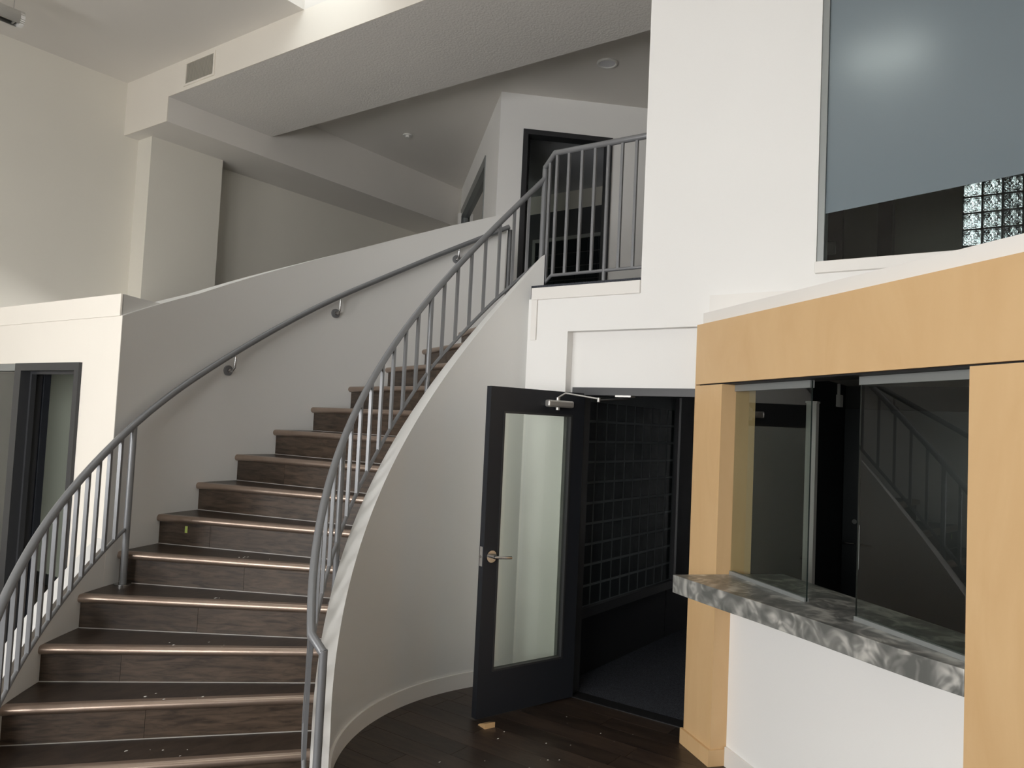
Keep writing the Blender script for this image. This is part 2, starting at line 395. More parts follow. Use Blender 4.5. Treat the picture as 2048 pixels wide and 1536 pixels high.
# upper room behind
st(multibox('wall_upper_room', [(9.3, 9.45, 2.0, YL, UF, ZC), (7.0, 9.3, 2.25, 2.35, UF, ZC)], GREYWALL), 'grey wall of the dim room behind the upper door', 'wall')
st(prism('ceiling_upper_room', [(6.95, 5.16), (9.3, 7.6), (9.3, 2.35), (8.95, 2.8)], 5.115, 5.2, DUSK), 'dark ceiling of the room behind the upper door', 'ceiling')
d2 = thing('door_2', 'dark upper doorway with its leaf swung into the dim room', 'door', A.p((ds0+ds1)/2, -0.06, UF), kind='structure')
A.multi('door_frame', [(ds0, ds0+0.055, -0.14, 0.02, UF, dz), (ds1-0.055, ds1, -0.14, 0.02, UF, dz), (ds0+0.055, ds1-0.055, -0.14, 0.02, dz-0.055, dz)], FRAME, d2)
A.box('door_leaf', ds0+0.06, ds0+0.105, -1.0, -0.13, UF+0.01, dz-0.06, CHAR, d2, bev=0.003)
for hz in (4.66, 3.84, 2.95): A.box('hinge', ds0+0.035, ds0+0.062, -0.10, -0.06, hz, hz+0.10, ALU, d2)
dp = thing('wall_panel', 'dark wall panel behind the upper doorway below a pale band', 'panel', (9.27, 6.0, UF))
box('backing', 9.27, 9.30, 4.4, 7.75, UF, 4.84, mat('slate_panel', (0.05, 0.053, 0.058), 0.4), dp)
uw = thing('window_8', 'dark glass block panel with pale frame seen through the upper doorway', 'window', (9.24, 5.6, 3.2), kind='structure')
multibox('window_frame', [(9.235, 9.268, 6.36, 6.41, 3.2, 4.45), (9.235, 9.268, 4.75, 4.80, 3.2, 4.45), (9.235, 9.268, 4.80, 6.36, 4.40, 4.45), (9.235, 9.268, 4.80, 6.36, 3.2, 3.25)], ALU, uw)
bm_small = None
for i in range(9):
    for j in range(6):
        y0, z0 = 4.80 + i*0.1733, 3.25 + j*0.1917
        if bm_small is None:
            o = box('glass_block', 9.25, 9.268, y0+0.008, y0+0.165, z0+0.008, z0+0.184, DBLOCK, uw); bm_small = o.data
        else:
            link('glass_block', bm_small, (9.259, y0+0.0865, z0+0.096), None, uw)
# ------------------------------------------------------------------ ceiling fixtures
g = thing('air_grille', 'cream air grille with vertical slats on the fascia', 'vent', (XW, 7.33, 5.08))
multibox('frame', [(XW-0.012, XW, 7.055, 7.08, 5.13, 5.385), (XW-0.012, XW, 7.565, 7.60, 5.13, 5.385), (XW-0.012, XW, 7.08, 7.565, 5.13, 5.15), (XW-0.012, XW, 7.08, 7.565, 5.362, 5.385)], CREAM, g)
box('backing', XW-0.003, XW-0.001, 7.08, 7.565, 5.15, 5.362, mat('grille_shadow_grey', (0.55, 0.53, 0.48), 0.8), g)
sl = None
for i in range(22):
    yy = 7.09 + i*0.0216
    vs = [(XW-0.013, yy, 5.15), (XW-0.011, yy+0.003, 5.15), (XW-0.004, yy+0.012, 5.15), (XW-0.006, yy+0.014, 5.15)]
    vv = vs + [(x, y, 5.362) for x, y, z in vs]
    mesh('slat', vv, BF, CREAM, g)
for nm, lx, ly in (('recessed_light', 6.68, 3.82),):
    t = thing(nm, 'round recessed ceiling light above the balcony', 'light', (lx, ly, ZC))
    tube('trim_ring', [p for p in [(lx + 0.092*math.cos(a), ly + 0.092*math.sin(a), ZC-0.006) for a in lin(0, 2*math.pi, 33)]], 0.014, PLASTIC, t, 8, caps=False)
    cyl('lens', (lx, ly, ZC-0.010), (lx, ly, ZC), 0.085, LENS, t, 32)
t = thing('ceiling_sprinkler', 'small round sprinkler rose on the corridor ceiling', 'sprinkler', (7.155, 7.014, ZC))
cyl('base', (7.155, 7.014, ZC-0.012), (7.155, 7.014, ZC), 0.06, PLASTIC, t, 24)
cyl('head', (7.155, 7.014, ZC-0.035), (7.155, 7.014, ZC-0.012), 0.025, PLASTIC, t, 16)
# pendant: a white tubular fixture at the far upper left
pd = thing('pendant_light', 'white tubular pendant light hanging from the ceiling', 'lamp', (2.2, 7.466, 5.0))
PX, PY, PZ, PR = 2.79, 7.466, 5.069, 0.072
vs, fs = [], []
prof = [a for a in lin(R(-66), R(246), 25)]
for x in (1.3, PX):
    for a in prof: vs.append((x, PY - 0.0 + PR*math.cos(a + R(-14)), PZ + PR*math.sin(a + R(-14))))
n = len(prof)
fs = [(i, i+1, n+i+1, n+i) for i in range(n-1)]
o = mesh('housing', vs, fs, PLASTIC, pd, smooth=True)
md = o.modifiers.new('wall', 'SOLIDIFY'); md.thickness = 0.004
cyl('end_cap', (PX-0.035, PY, PZ), (PX, PY, PZ), PR, PLASTIC, pd, 28)
box('reflector', 1.3, PX-0.04, PY-0.045, PY+0.03, PZ-0.040, PZ-0.036, mat('dark_reflector', (0.09, 0.085, 0.075), 0.25, 0.6), pd)
for i in range(7):
    xx = PX - 0.07 - i*0.2
    box('louvre', xx-0.004, xx+0.004, PY-0.04, PY+0.015, PZ-0.058, PZ-0.0405, SILVER, pd)
for xx in (2.72, 1.5): cyl('wire', (xx, PY, PZ+PR-0.004), (xx, PY, ZC), 0.0035, SILVER, pd, 6)

# ------------------------------------------------------------------ staircase
RI, RI2, RO, RO2 = 1.44, 1.525, 2.91, 2.995
def to(k): return 140.6 if k == 0 else 122.44 - 6.42*(k-3)
def ti(k): return 139.8 if k == 0 else to(k) - (4.2 - 0.5*(k-1))
RIN, ROUT = RI2 + 0.001, RO - 0.001
stair = thing('curved_staircase', 'curved staircase of dark walnut steps with pale reflecting rounded nosings', 'staircase', (*pol(2.2, 139), 0))
def stepline(k, back):
    a, b = Vector(pol(RIN, ti(k))), Vector(pol(ROUT, to(k)))
    u = (b - a).normalized(); nb = Vector((u.y, -u.x))      # toward the next, higher step
    if nb.dot(Vector(pol(2.2, to(k)-20)) - (a+b)/2) < 0: nb = -nb
    return a + nb*back, b + nb*back, u, nb
NT = 0.044
for k in range(15):
    z = (k+1)*RISE
    a, b, u, nb = stepline(k, 0.0)
    # nosing: rounded bullnose swept along the front edge
    prof = [(0.05, 0.0)] + [(0.022 - 0.022*math.cos(t), -0.022 + 0.022*math.sin(t)) for t in lin(R(90), R(-90), 9)] + [(0.05, -NT)]
    vs, fs = [], []
    for base in (a, b):
        for (d, h) in prof:
            q = base + nb*d; vs.append((q.x, q.y, z + h))
    m_ = len(prof)
    fs = [(i, (i+1) % m_, m_ + (i+1) % m_, m_ + i) for i in range(m_)] + [tuple(range(m_)), tuple(range(m_, 2*m_))]
    mesh('nosing', vs, fs, NOSE, stair, smooth=True)
    # tread: wedge between this nosing and the riser above
    if k < 14:
        f0, f1, _, _ = stepline(k, 0.051)
        g0, g1, _, _ = stepline(k+1, 0.03)
        def ang(q): return math.degrees(math.atan2(q.y-CY, q.x-CX))
        inn = [Vector(pol(RIN, t)) for t in lin(ang(f0), ang(g0), 5)]
        outp = [Vector(pol(ROUT, t)) for t in lin(ang(g1), ang(f1), 5)]
        inn[0], inn[-1] = f0, g0; outp[0], outp[-1] = g1, f1
        o = prism('tread', [(p.x, p.y) for p in inn + outp], z - 0.03, z - 0.0006, TREAD, stair)
    # riser boards
    r0, r1, _, _ = stepline(k, 0.03); s0, s1, _, _ = stepline(k, 0.042)
    cut = 0.25 + 0.5*random.random()
    zlo = k*RISE
    for (f_a, f_b) in ((0.0, cut - 0.0006), (cut + 0.0006, 1.0)):
        pts = [r0.lerp(r1, f_a), r0.lerp(r1, f_b), s0.lerp(s1, f_b), s0.lerp(s1, f_a)]
        prism('riser', [(p.x, p.y) for p in pts], zlo + 0.0002, z - NT, STEP, stair)
    if k > 0:
        c0, c1, _, _ = stepline(k, 0.0265)
        prism('caulk_bead', [(p.x, p.y) for p in (c0, c1, r1, r0)], zlo - 0.0006, zlo + 0.003, CAULK, stair)
# walls of the stair
def ztop_in(t): return 0.925 + 0.0308*(119.3 - t)
st(arcwall('wall_stair_inner', RI, RI2, lin(140.5, 53.2, 60), lambda t: 0.0, ztop_in, STAIRW, bev=0.0), 'curved white wall sweeping down beside the inner stair rail', 'wall')
st(arcwall('baseboard_stair', RI-0.014, RI-0.0005, lin(140.5, 53.0, 60), lambda t: 0.0, lambda t: 0.098, TRIM), 'curved white baseboard at the foot of the stair wall', 'baseboard')
TOPW = [(50.4, 3.64), (60.7, 3.456), (69.7, 3.274), (82.1, 3.010), (95.1, 2.730), (104.7, 2.520), (118.2, 2.269)]
st(arcwall('wall_stair_outer', RO, RO2+0.01, [118.1, 117.6, 117.0, 116.3] + lin(115.6, 50.4, 50), lambda t: 0.0, lambda t: interp(TOPW, t), STAIRW, xclip=2.3025), 'tall curved grey-white wall following the outer side of the stairs', 'wall')
st(arcwall('wall_stair_parapet', RO+0.018, RO2+0.08, [117.6, 117.0, 116.3] + lin(115.6, 97, 16), lambda t: 2.0, lambda t: 2.400, STAIRW, xclip=2.3025), 'low parapet corner standing behind the curved stair wall', 'wall')
def nos_o(t): return 0.725 + (122.44 - t)*RISE/6.42
st(arcwall('wall_stair_kerb', RO, RO2, lin(141.5, 117.5, 20), lambda t: 0.0, lambda t: nos_o(t) + 0.125, STAIRW), 'low white kerb wall under the left stair railing', 'wall')
# cream wall of the small room left of the stair
XC = 2.298
cb = [(XC, XC+0.1, 4.60, 4.877, 0, 2.271), (XC, XC+0.1, 4.877, 5.757, 2.004, 2.271), (XC, XC+0.1, 5.757, YL, 2.004, 2.271), (XC, XC+0.1, 7.6, YL, 0, 2.004)]
st(multibox('wall_cream', cb, CREAM), 'bright cream wall with a dark doorway left of the stairs', 'wall')
def cy_(x, r): return CY + math.sqrt(r*r - (x-CX)**2)
st(box('wall_cream_corner', XC, XC+0.004, 4.4475, 4.60, 0, 2.271, CREAM), 'bright corner where the cream wall meets the curved stair wall', 'wall')
st(box('trim_6', XC-0.006, XC+0.004, 4.466, 4.62, 2.2715, 2.40, CREAM), 'cream cap at the corner of the left room', 'trim')
st(multibox('trim_2', [(XC-0.006, XC+0.13, 4.62, YL, 2.2715, 2.400)], CREAM), 'cream cap band along the top of the left room', 'trim')
lr = [(XC+0.13, 3.7, YL-0.02), ]
st(prism('ceiling_left_room', [(XC+0.131, 4.62), pol(3.08, 113), pol(3.08, 106), pol(3.08, 99), (3.45, 5.02), (3.7, 5.02), (3.7, YL), (XC+0.131, YL)], 2.28, 2.38, DIMWALL), 'flat roof of the small left room', 'ceiling')
st(box('wall_left_room', 3.6, 3.7, 4.98, YL, 0, 2.28, GREYWALL), 'grey back wall inside the left doorway', 'wall')
st(box('baseboard_left_room', 3.585, 3.6, 4.98, YL, 0, 0.10, FRAME), 'dark baseboard inside the left doorway', 'baseboard')
d3 = thing('door_3', 'dark doorway in the cream wall with its leaf folded inside', 'door', (XC, 5.3, 0), kind='structure')
multibox('door_frame', [(XC-0.02, XC+0.12, 4.877, 4.932, 0, 2.004), (XC-0.02, XC+0.12, 5.665, 5.757, 0, 2.004), (XC-0.02, XC+0.12, 4.932, 5.665, 1.955, 2.004)], FRAME, d3)
multibox('door_stop', [(XC+0.04, XC+0.07, 5.64, 5.665, 0, 1.955), (XC+0.04, XC+0.07, 4.932, 4.945, 0, 1.955), (XC+0.04, XC+0.07, 4.945, 5.64, 1.935, 1.955)], FRAME, d3)
box('door_leaf', XC+0.125, XC+0.17, 5.655, 6.40, 0.01, 1.95, CHAR, d3, bev=0.003)
cyl('latch', (XC+0.06, 5.664, 0.98), (XC+0.06, 5.655, 0.98), 0.016, BRASS, d3, 12)
w9 = thing('window_9', 'frosted teal sidelight beside the left doorway', 'window', (XC+0.05, 6.6, 0), kind='structure')
box('pane', XC+0.045, XC+0.057, 5.76, 7.57, 0.05, 1.955, glass('teal_sidelight_glass', (0.74, 0.79, 0.76)), w9)
multibox('window_frame', [(XC+0.01, XC+0.09, 5.76, 7.6, 1.957, 2.003), (XC+0.01, XC+0.09, 7.572, 7.6, 0, 1.955), (XC+0.01, XC+0.09, 5.76, 7.57, 0, 0.048)], ALU, w9)

# ------------------------------------------------------------------ railings
def baluster(parent, r, th, z0, z1, w=0.018):
    c = Vector(pol(r, th)); e = Vector((math.cos(R(th)), math.sin(R(th)))); t = Vector((-e.y, e.x))
    pts = [c + e*a*w/2*1.0 + t*b*w/2 for a, b in ((-1, -1), (1, -1), (1, 1), (-1, 1))]
    return prism('baluster', [(p.x, p.y) for p in pts], z0, z1, RAIL, parent)
RR = 1.56
def zr_in(t): return 2.42 + 0.030*(90 - t)
def zb_in(t): return interp([(52.6, 2.95), (66, 2.60), (84.2, 2.085), (91.6, 1.85), (100.2, 1.575), (109, 1.301), (115.6, 1.10), (121, 0.94), (145, 0.20)], t)
inner = thing('stair_railing', 'grey metal railing on the inner side of the curved stairs', 'railing', (*pol(RR, 143), 0))
path = [p3(RR, t, zr_in(t)) for t in lin(52.6, 145.2, 70)]
newel = (*pol(1.513, 148.0), 0.700)
tube('top_rail', path + [newel], 0.0205, RAIL, inner, 16)
cyl('newel_post', (newel[0], newel[1], 0.0), (newel[0], newel[1], 0.714), 0.019, RAIL, inner, 18)
tube('bottom_rail', [p3(RR, t, zb_in(t)) for t in lin(53.0, 146.5, 60)], 0.0115, RAIL, inner, 10)
for i, t in enumerate(lin(52.8, 148.8, 25)):
    if t < 53 or t > 147: continue
    if i in (8, 16):
        foot = max(0.0, interp([(ti(k) + 0.4, (k+1)*RISE) for k in range(15)], t) - 0.10)
        # the post runs down to the tread
        kk = max(k for k in range(15) if ti(k) >= t)
        cyl('post', p3(RR, t, (kk+1)*RISE), p3(RR, t, zr_in(t)-0.01), 0.0165, RAIL, inner, 16)
        cyl('flange', p3(RR, t, (kk+1)*RISE), p3(RR, t, (kk+1)*RISE+0.008), 0.032, RAIL, inner, 20)
    else:
        baluster(inner, RR, t, zb_in(t), zr_in(t)-0.012)
# left railing and wall handrail, one continuous tube
RL = 2.84
ZL = [(50.3, 3.50), (62.8, 3.18), (71.8, 2.935), (82.6, 2.645), (91.4, 2.385), (100.5, 2.115), (111.3, 1.806), (118.2, 1.598), (124.2, 1.410), (129.6, 1.250), (135.1, 1.075), (140.7, 0.872), (150, 0.53)]
def smooth_tab(tab, n=2):
    tab = sorted(tab)
    def f(t):
        return sum(interp(tab, t + d) for d in (-4, -2, 0, 2, 4)) / 5
    return f
zl = smooth_tab(ZL)
def zlb(t): return 1.021 - 0.0272*(t - 117.84)
left = thing('stair_railing', 'grey metal railing and wall handrail on the outer left side of the stairs', 'railing', (*pol(RL, 142), 0))
tube('handrail', [p3(RL, t, zl(t)) for t in lin(50.3, 148, 80)], 0.021, RAIL, left, 16)
tube('bottom_rail', [p3(RL, t, zlb(t)) for t in lin(117.0, 144, 24)], 0.0105, RAIL, left, 10)
cyl('post', p3(RL, 116.6, 4*RISE), p3(RL, 116.6, zl(116.6)-0.01), 0.019, RAIL, left, 18)
cyl('flange', p3(RL, 116.6, 4*RISE), p3(RL, 116.6, 4*RISE+0.009), 0.046, CHROME, left, 24)
t = 118.7
while t < 144:
    baluster(left, RL, t, zlb(t), zl(t)-0.012, 0.019); t += 1.9
for t, z in ((99.0, 2.031), (80.6, 2.563), (59.3, 3.167)):
    br = cyl('bracket', p3(RO, t, z), p3(RO-0.014, t, z), 0.036, BLACKM if False else RAIL, left, 24)
    tube('arm', [p3(RO-0.010, t, z), p3(RO-0.045, t, z-0.004), p3(RL+0.002, t, z+0.02), p3(RL, t, zl(t)-0.018)], 0.0075, CHROME, br, 10)
    cyl('boss', p3(RO-0.012, t, z), p3(RO-0.024, t, z), 0.014, CHROME, br, 14)
# balcony railing
bal = thing('balcony_railing', 'grey metal railing with vertical bars on the upper balcony edge', 'railing', (4.5, 2.6, UF))
XB = 4.49
nx, ny = pol(RR, 52.6)
tube('top_rail', [(nx, ny, 3.625), (XB, 2.955, 3.665), (XB, 2.18, 3.660)], 0.0205, RAIL, bal, 16)
tube('bottom_rail', [(nx, ny, 2.74), (XB, 2.945, 2.797), (XB, 2.18, 2.80)], 0.0115, RAIL, bal, 10)
cyl('newel_post', (nx, ny, UF), (nx, ny, 3.615), 0.0205, RAIL, bal, 18)
def vbar(parent, x, y, z0, z1, w=0.018): return box('baluster', x-w/2, x+w/2, y-w/2, y+w/2, z0, z1, RAIL, parent)
vbar(bal, (nx+XB)/2, (ny+2.95)/2, 2.77, 3.635)
for i, yy in enumerate((2.935, 2.838, 2.732, 2.630, 2.530, 2.425, 2.320, 2.222)):
    if i == 4: cyl('post', (XB, yy, UF), (XB, yy, 3.65), 0.0125, RAIL, bal, 14)
    else: vbar(bal, XB, yy, 2.80, 3.65)
# short end post at the top of the outer wall
ep = thing('end_post', 'slim dark post closing the end of the outer stair wall', 'post', p3(2.95, 49.9, UF))
cyl('shaft', p3(2.95, 49.6, UF), p3(2.95, 49.6, 3.50), 0.02, RAIL, ep, 14)
cyl('foot', p3(2.95, 49.6, UF), p3(2.95, 49.6, UF+0.008), 0.035, RAIL, ep, 14)

# ------------------------------------------------------------------ open dark door
HX, HY = 4.444, 2.606
D = Fr(HX, HY, 163.33, 1)                    # d > 0 is the face toward the reception
if D.n.dot(Vector((-1, -1))) < 0: D = Fr(HX, HY, 163.33, -1)
W_, H_ = 0.765, 1.976
d1 = thing('door_1', 'open charcoal door with tall glass lite and chrome lever', 'door', D.p(0.38, -0.02, 0.012), kind='structure')
la, lb, lz0, lz1 = 0.107, 0.665, 0.272, 1.829
D.multi('door_leaf', [(0, la, -0.045, 0, 0.012, H_), (lb, W_, -0.045, 0, 0.012, H_), (la, lb, -0.045, 0, 0.012, lz0), (la, lb, -0.045, 0, lz1, H_)], CHAR, d1)
D.multi('glazing_bead', [(la, la+0.012, -0.038, 0.004, lz0, lz1), (lb-0.012, lb, -0.038, 0.004, lz0, lz1), (la+0.012, lb-0.012, -0.038, 0.004, lz0, lz0+0.012), (la+0.012, lb-0.012, -0.038, 0.004, lz1-0.012, lz1)], FRAME, d1)
D.box('pane', la+0.012, lb-0.012, -0.025, -0.019, lz0+0.012, lz1-0.012, DGLASS, d1)
rose = cyl('lever_rose', D.p(0.712, 0.0, 0.958), D.p(0.712, 0.012, 0.958), 0.036, CHROME, d1, 28)
tube('lever', [D.p(0.712, 0.012, 0.958), D.p(0.712, 0.05, 0.958), D.p(0.695, 0.058, 0.958), D.p(0.60, 0.058, 0.951)], 0.0095, CHROME, rose, 12)
D.box('latch_plate', W_, W_+0.002, -0.036, -0.010, 0.90, 1.015, SILVER, d1)
cyl('latch_bolt', D.p(W_+0.001, -0.023, 0.958), D.p(W_+0.012, -0.023, 0.958), 0.009, CHROME, d1, 12)
cb_ = D.box('closer_body', 0.135, 0.345, 0.0, 0.048, 1.872, 1.917, SILVER, d1, bev=0.01)
cyl('closer_pinion', D.p(0.255, 0.024, 1.855), D.p(0.255, 0.024, 1.935), 0.013, SILVER, cb_, 16)
elbow = (4.27, 2.405, 1.918)
tube('closer_arm', [D.p(0.255, 0.024, 1.934), D.p(0.24, 0.03, 1.945), D.p(0.215, 0.05, 1.965), elbow[:2] + (1.935,)], 0.0055, SILVER, cb_, 8)
cyl('closer_elbow', elbow[:2] + (1.915,), elbow[:2] + (1.942,), 0.010, SILVER, cb_, 12)
tube('closer_forearm', [elbow[:2] + (1.925,), (4.36, 2.34, 1.937), (4.43, 2.285, 1.945)], 0.006, BLACKM, cb_, 8)
box('closer_shoe', 4.40, 4.465, 2.25, 2.36, 1.955, 1.966, SILVER, cb_)
# frame of that doorway
dfm = thing('trim_3', 'charcoal steel frame around the open doorway', 'door frame', (XR, 2.25, 0), kind='structure')
multibox('frame_piece', [(XR-0.035, XR+0.12, 2.645, 2.70, 0, 2.016)], FRAME, dfm)
multibox('frame_piece', [(XR-0.035, XR+0.12, 1.72, 2.645, 1.966, 2.016)], FRAME, dfm)
multibox('frame_piece', [(XR-0.035, XR+0.12, 1.67, 1.72, 0, 2.016)], FRAME, dfm)
box('threshold', XR-0.01, XR+0.10, 1.72, 2.645, 0.0, 0.006, BLACKM, dfm)
wd = mesh('door_wedge', [(3.655, 2.715, 0), (3.72, 2.690, 0), (3.745, 2.76, 0), (3.68, 2.785, 0), (3.655, 2.715, 0.030), (3.72, 2.690, 0.030), (3.74, 2.748, 0.011), (3.68, 2.772, 0.011)], BF, MAPLE)
tag(wd, 'small raw wood wedge under the open dark door', 'wedge')
# dark room behind the door
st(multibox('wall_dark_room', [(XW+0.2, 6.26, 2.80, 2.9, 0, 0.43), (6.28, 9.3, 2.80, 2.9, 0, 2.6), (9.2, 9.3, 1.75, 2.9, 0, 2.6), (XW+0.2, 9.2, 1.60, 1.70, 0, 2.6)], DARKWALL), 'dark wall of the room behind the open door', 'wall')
st(box('floor_dark_room', XR+0.10, 9.2, 1.70, 2.9, -0.003, 0.004, CARPET), 'charcoal carpet beyond the open doorway', 'floor')
gw = thing('wall_glass_block', 'dark glass block partition seen through the open doorway', 'wall', (5.4, 2.80, 0.43), kind='structure')
box('sill', XW+0.2, 6.28, 2.735, 2.9, 0.43, 0.495, FRAME, gw)
px_, pz_, X0, Z0 = 0.1497, 0.1446, 4.5976, 0.497
box('mortar', XW+0.2, X0+11*px_+0.02, 2.765, 2.85, Z0, Z0+14*pz_, GROUT, gw)
box('end_frame', X0+11*px_+0.02, 6.28+0.03, 2.735, 2.86, Z0, 2.6, FRAME, gw)
me_b = None
for i in range(11):
    for j in range(10):
        cxx, czz = X0 + (i+0.5)*px_, Z0 + (j+0.5)*pz_
        if me_b is None:
            w, h = px_/2-0.004, pz_/2-0.004
            vs = [(cxx-w, 2.767, czz-h), (cxx+w, 2.767, czz-h), (cxx+w, 2.767, czz+h), (cxx-w, 2.767, czz+h), (cxx-w*0.9, 2.764, czz-h*0.9), (cxx+w*0.9, 2.764, czz-h*0.9), (cxx+w*0.9, 2.764, czz+h*0.9), (cxx-w*0.9, 2.764, czz+h*0.9)]
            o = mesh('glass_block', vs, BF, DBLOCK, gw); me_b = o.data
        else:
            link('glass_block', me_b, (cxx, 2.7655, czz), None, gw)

# ------------------------------------------------------------------ reception
Q = Fr(4.247, 1.773, 231.0, -1)
if Q.n.dot(Vector((-0.78, 0.63))) < 0: Q = Fr(4.247, 1.773, 231.0, 1)
SR = 1.907
rc = thing('reception_surround', 'maple veneer reception surround framing the ticket window', 'counter', Q.p(1.0, -0.1, 0))
Q.box('header_panel', 0.0, 3.4, -0.20, -0.012, 2.029, 2.375, MAPLEH, rc)
Q.box('column_panel', 0.012, 0.296, -0.22, -0.012, 0.0, 2.021, MAPLE, rc)
Q.box('column_panel', SR, 3.4, -0.22, -0.012, 0.0, 2.021, MAPLE, rc)
Q.multi('base_trim', [(-0.012, 0.305, -0.011, 0.004, 0, 0.085), (0.2965, 0.305, -0.105, -0.011, 0, 0.085)], MAPLE, rc)
Q.box('shadow_joint', 0.02, 3.38, -0.19, -0.03, 2.0215, 2.0285, BLACKM, rc)
Q.box('end_panel', 0.0, 0.0115, -0.30, -0.012, 0.0, 2.028, MAPLE, rc)
fp = thing('wall_reception', 'white panel below the swirled countertop', 'wall', Q.p(1.1, -0.12, 0), kind='structure')
Q.box('panel', 0.2975, SR-0.001, -0.16, -0.105, 0.0, 0.91, WALL, fp)
bb = st(Q.box('baseboard_reception', 0.307, SR-0.002, -0.1045, -0.090, 0, 0.10, TRIM), 'white baseboard under the reception counter', 'baseboard')
# bowed countertop
fr_ = [(0.30, 0.240), (0.45, 0.222), (0.638, 0.193), (0.9, 0.145), (1.2, 0.097), (1.58, 0.048), (1.78, 0.018), (SR-0.002, -0.011)]
pts = [Q.p(0.2985, -0.42, 0)[:2]] + [Q.p(0.2985, 0.242, 0)[:2]] + [Q.p(a, d, 0)[:2] for a, d in fr_[1:]] + [Q.p(SR-0.002, -0.42, 0)[:2]]
ct = prism('countertop', pts, 0.911, 1.003, SWIRL, bev=0.003)
tag(ct, 'bowed countertop with grey swirled metallic finish under the ticket window', 'countertop')
for (a0, a1, lab, r_) in ((0.300, 0.945, 'fixed glass pane at the left end of the ticket window', 0), (1.272, SR-0.003, 'fixed glass pane at the right end of the ticket window', 1)):
    gp = thing('glass_panel', lab, 'glass panel', Q.p((a0+a1)/2, -0.1, 1.003), group='ticket window panes')
    Q.box('pane', a0+0.0, a1, -0.1035, -0.0965, 1.0055, 2.018, GLASS, gp)
    e = a1 if r_ == 0 else a0
    Q.box('polished_edge', e-0.001 if r_ else e, e+0.0 if r_ else e+0.001, -0.1035, -0.0965, 1.006, 2.017, EDGE, gp)
    Q.multi('bottom_channel', [(a0, a1, -0.112, -0.104, 1.0035, 1.022), (a0, a1, -0.096, -0.088, 1.0035, 1.022)], ALU, gp)
    Q.multi('top_channel', [(a0, a1, -0.112, -0.104, 1.985, 2.02), (a0, a1, -0.096, -0.088, 1.985, 2.02)], ALU, gp)
# white slab above the wood header
st(prism('trim_4', [Q.p(0.0, -0.05, 0)[:2], Q.p(3.4, -0.05, 0)[:2], Q.p(3.4, -0.35, 0)[:2], (XW-0.001, -1.4), (XW-0.001, 1.70)], 2.3755, 2.447, TRIM), 'white coping strip above the maple header', 'trim')
st(box('trim_5', XW-0.045, XW, -1.2, 1.735, 2.4475, 2.563, TRIM), 'white upstand along the wall above the reception roof', 'trim')
st(prism('ceiling_reception', [Q.p(0.02, -0.201, 0)[:2], Q.p(3.4, -0.201, 0)[:2], (2.6, -3.6), (9.2, -3.6), (9.2, 1.59), (XW+0.05, 1.59)], 2.22, 2.3, DIMWALL), 'dim ceiling of the reception office', 'ceiling')
SY, SZ0, SZ1 = 1.464, 0.65, 1.03
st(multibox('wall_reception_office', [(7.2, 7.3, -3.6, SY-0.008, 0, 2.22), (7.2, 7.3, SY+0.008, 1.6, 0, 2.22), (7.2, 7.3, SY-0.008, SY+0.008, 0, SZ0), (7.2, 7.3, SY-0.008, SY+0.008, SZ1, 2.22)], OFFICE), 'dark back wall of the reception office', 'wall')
d4 = thing('door_4', 'dark double door with a slit of daylight inside the reception office', 'door', (7.19, SY, 0), kind='structure')
for y0, y1, yl, sg in ((SY+0.009, 1.595, SY+0.03, 1), (SY-0.9, SY-0.009, SY-0.03, -1)):
    lf = box('door_leaf', 7.165, 7.199, y0, y1, 0.01, 2.02, CHAR, d4, bev=0.002)
    tube('lever', [(7.165, yl, 0.875), (7.12, yl, 0.875), (7.11, yl + sg*0.02, 0.875), (7.11, yl + sg*0.09, 0.875)], 0.009, CHROME, lf, 8)
cyl('lock_cylinder', (7.165, SY+0.03, 1.06), (7.145, SY+0.03, 1.06), 0.02, CHROME, d4, 14)
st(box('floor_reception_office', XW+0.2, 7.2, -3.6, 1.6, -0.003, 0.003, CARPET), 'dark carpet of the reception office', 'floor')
pony = thing('door_post', 'white post standing inside the reception office behind the ticket window', 'post', (5.4, 1.425, 0))
box('panel', 5.36, 5.43, 1.372, 1.437, 0, 1.985, TRIM, pony)
box('cap', 5.355, 5.435, 1.367, 1.442, 1.985, 1.998, PLASTIC, pony)
tb = thing('wall_box', 'small white box with conduit on the dark wall behind the ticket window', 'box', (6.9, 1.59, 2.03))
box('cover', 6.86, 6.95, 1.565, 1.6, 2.025, 2.125, PLASTIC, tb)
box('conduit', 6.893, 6.917, 1.58, 1.6, 2.125, 2.219, PLASTIC, tb)

# ------------------------------------------------------------------ upper window
uw1 = thing('window_10', 'large upper window with frosted blue film above a clear strip', 'window', (XW+0.05, -0.5, WZ0), kind='structure')
multibox('window_frame', [(XW+0.01, XW+0.09, WY1-0.036, WY1-0.001, WZ0, WZ1), (XW+0.01, XW+0.09, WY0, WY0+0.036, WZ0, WZ1), (XW+0.01, XW+0.09, WY0+0.036, WY1-0.036, WZ1-0.036, WZ1)], ALU, uw1)
box('pane', XW+0.03, XW+0.038, WY0+0.036, WY1-0.036, WZ0+0.002, WZ1-0.036, GLASS, uw1)
# film on the lobby side of the pane, its lower edge cut on a slant
fy0, fy1 = WY0+0.037, WY1-0.0365
def film_z(y): return 2.992 + (1.121 - y)*0.095
vs = []
for x in (XW+0.0265, XW+0.0295):
    vs += [(x, fy0, film_z(fy0)), (x, fy1, film_z(fy1)), (x, fy1, WZ1-0.037), (x, fy0, WZ1-0.037)]
mesh('frosted_film', vs, BF, FROST, uw1)
box('sill', XW-0.03, XW+0.12, WY0, WY1, WZ0-0.064, WZ0, TRIM, uw1, bev=0.003)
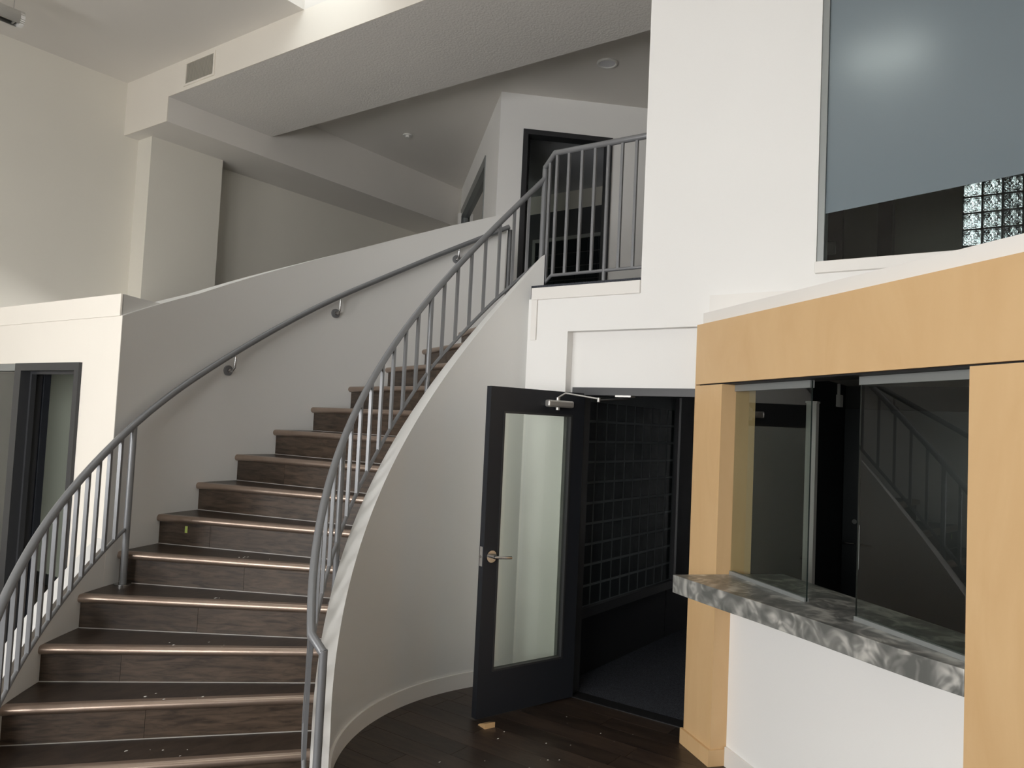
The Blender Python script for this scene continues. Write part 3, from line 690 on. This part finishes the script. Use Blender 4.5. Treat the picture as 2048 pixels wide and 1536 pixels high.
# dim room behind the upper window
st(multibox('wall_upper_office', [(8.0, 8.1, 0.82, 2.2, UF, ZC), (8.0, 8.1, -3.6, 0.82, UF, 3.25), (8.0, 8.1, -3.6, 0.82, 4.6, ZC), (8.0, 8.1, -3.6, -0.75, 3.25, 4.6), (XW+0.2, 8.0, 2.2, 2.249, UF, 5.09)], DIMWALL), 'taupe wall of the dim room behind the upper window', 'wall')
st(box('column_2', 7.5, 7.62, 1.31, 1.43, UF, ZC, FRAME), 'slim dark column behind the clear strip of the upper window', 'column')
st(box('column_3', 7.93, 8.0, 1.83, 2.19, UF, ZC, FRAME), 'wide dark pier behind the left end of the upper window', 'column')
sw = thing('light_switch', 'white switch plate seen through the clear strip of the upper window', 'switch', (7.92, 1.925, 3.56))
box('plate', 7.918, 7.929, 1.885, 1.965, 3.56, 3.69, PLASTIC, sw, bev=0.003)
box('toggle', 7.912, 7.918, 1.917, 1.933, 3.61, 3.64, PLASTIC, sw)
gb = thing('window_11', 'glass block window with bright wavy blocks behind the upper window', 'window', (8.05, 0.0, 3.25), kind='structure')
me_c = None
for i in range(10):
    for j in range(9):
        yy, zz = 0.82 - (i+0.5)*0.155, 3.25 + (j+0.5)*0.15
        if me_c is None:
            o = box('glass_block', 8.0, 8.09, yy-0.068, yy+0.068, zz-0.066, zz+0.066, BLOCK, gb, bev=0.012); me_c = o.data
        else: link('glass_block', me_c, (8.045, yy, zz), None, gb)
vs = []
multibox('mortar', [(8.015, 8.075, 0.82 - i*0.155 - 0.0085, 0.82 - i*0.155 + 0.0085, 3.25, 4.6) for i in range(0, 11)] + [(8.015, 8.075, -0.73, 0.82, 3.25 + j*0.15 - 0.0085, 3.25 + j*0.15 + 0.0085) for j in range(0, 10)], GROUT, gb)
st(box('wall_added_blocker', 8.9, 9.1, -3.6, 0.70, UF, ZC, DARKWALL), 'dark screen added outside the glass block window to block part of the sky', 'wall')  # added blocker: darkens part of what the wavy blocks refract
st(box('wall_added_blocker_low', 8.9, 9.1, 0.70, 2.2, UF, 3.15, DARKWALL), 'low dark screen added outside the glass block window to block the sky below', 'wall')  # lower piece of the added blocker behind the blocks
# ------------------------------------------------------------------ small details
a_, b_, u_, n_ = stepline(5, 0.0295)
tc = a_.lerp(b_, 0.86)
vs = [];
for dd in (0.0, -0.0008):
    for (w, h) in ((-0.009, 0.985), (0.009, 0.985), (0.009, 1.026), (-0.009, 1.026)):
        q = tc + u_*w + n_*dd; vs.append((q.x, q.y, h))
tag(mesh('tape_scrap', vs, BF, TAPE), 'scrap of yellow-green tape stuck on a stair riser', 'tape')
vs, fs = [], []
def fleck(x, y, z, s):
    o = len(vs); a = random.random()*6.28; e = 1 + random.random()*1.5
    for k in range(4):
        t = a + k*math.pi/2; vs.append((x + s*e*math.cos(t), y + s*math.sin(t), z))
    vs.append((x, y, z + s*0.5)); fs.extend([(o+k, o+(k+1) % 4, o+4) for k in range(4)]); fs.append((o+3, o+2, o+1, o))
for i in range(26): fleck(3.1 + 1.1*random.random(), 1.95 + 0.75*random.random(), 0.0002, 0.002 + 0.004*random.random()**2)
for k in (0, 1, 2, 3, 4):
    for i in range(5):
        t = to(k) - 2.0 - 2.5*random.random(); x, y = pol(2.0 + 0.35*random.random(), t); fleck(x, y, (k+1)*RISE - 0.0003, 0.0025 + 0.004*random.random()**2)
tag(mesh('plaster_flecks', vs, fs, FLECK), 'tiny pale plaster flecks scattered on floor and steps', 'debris', kind='stuff')
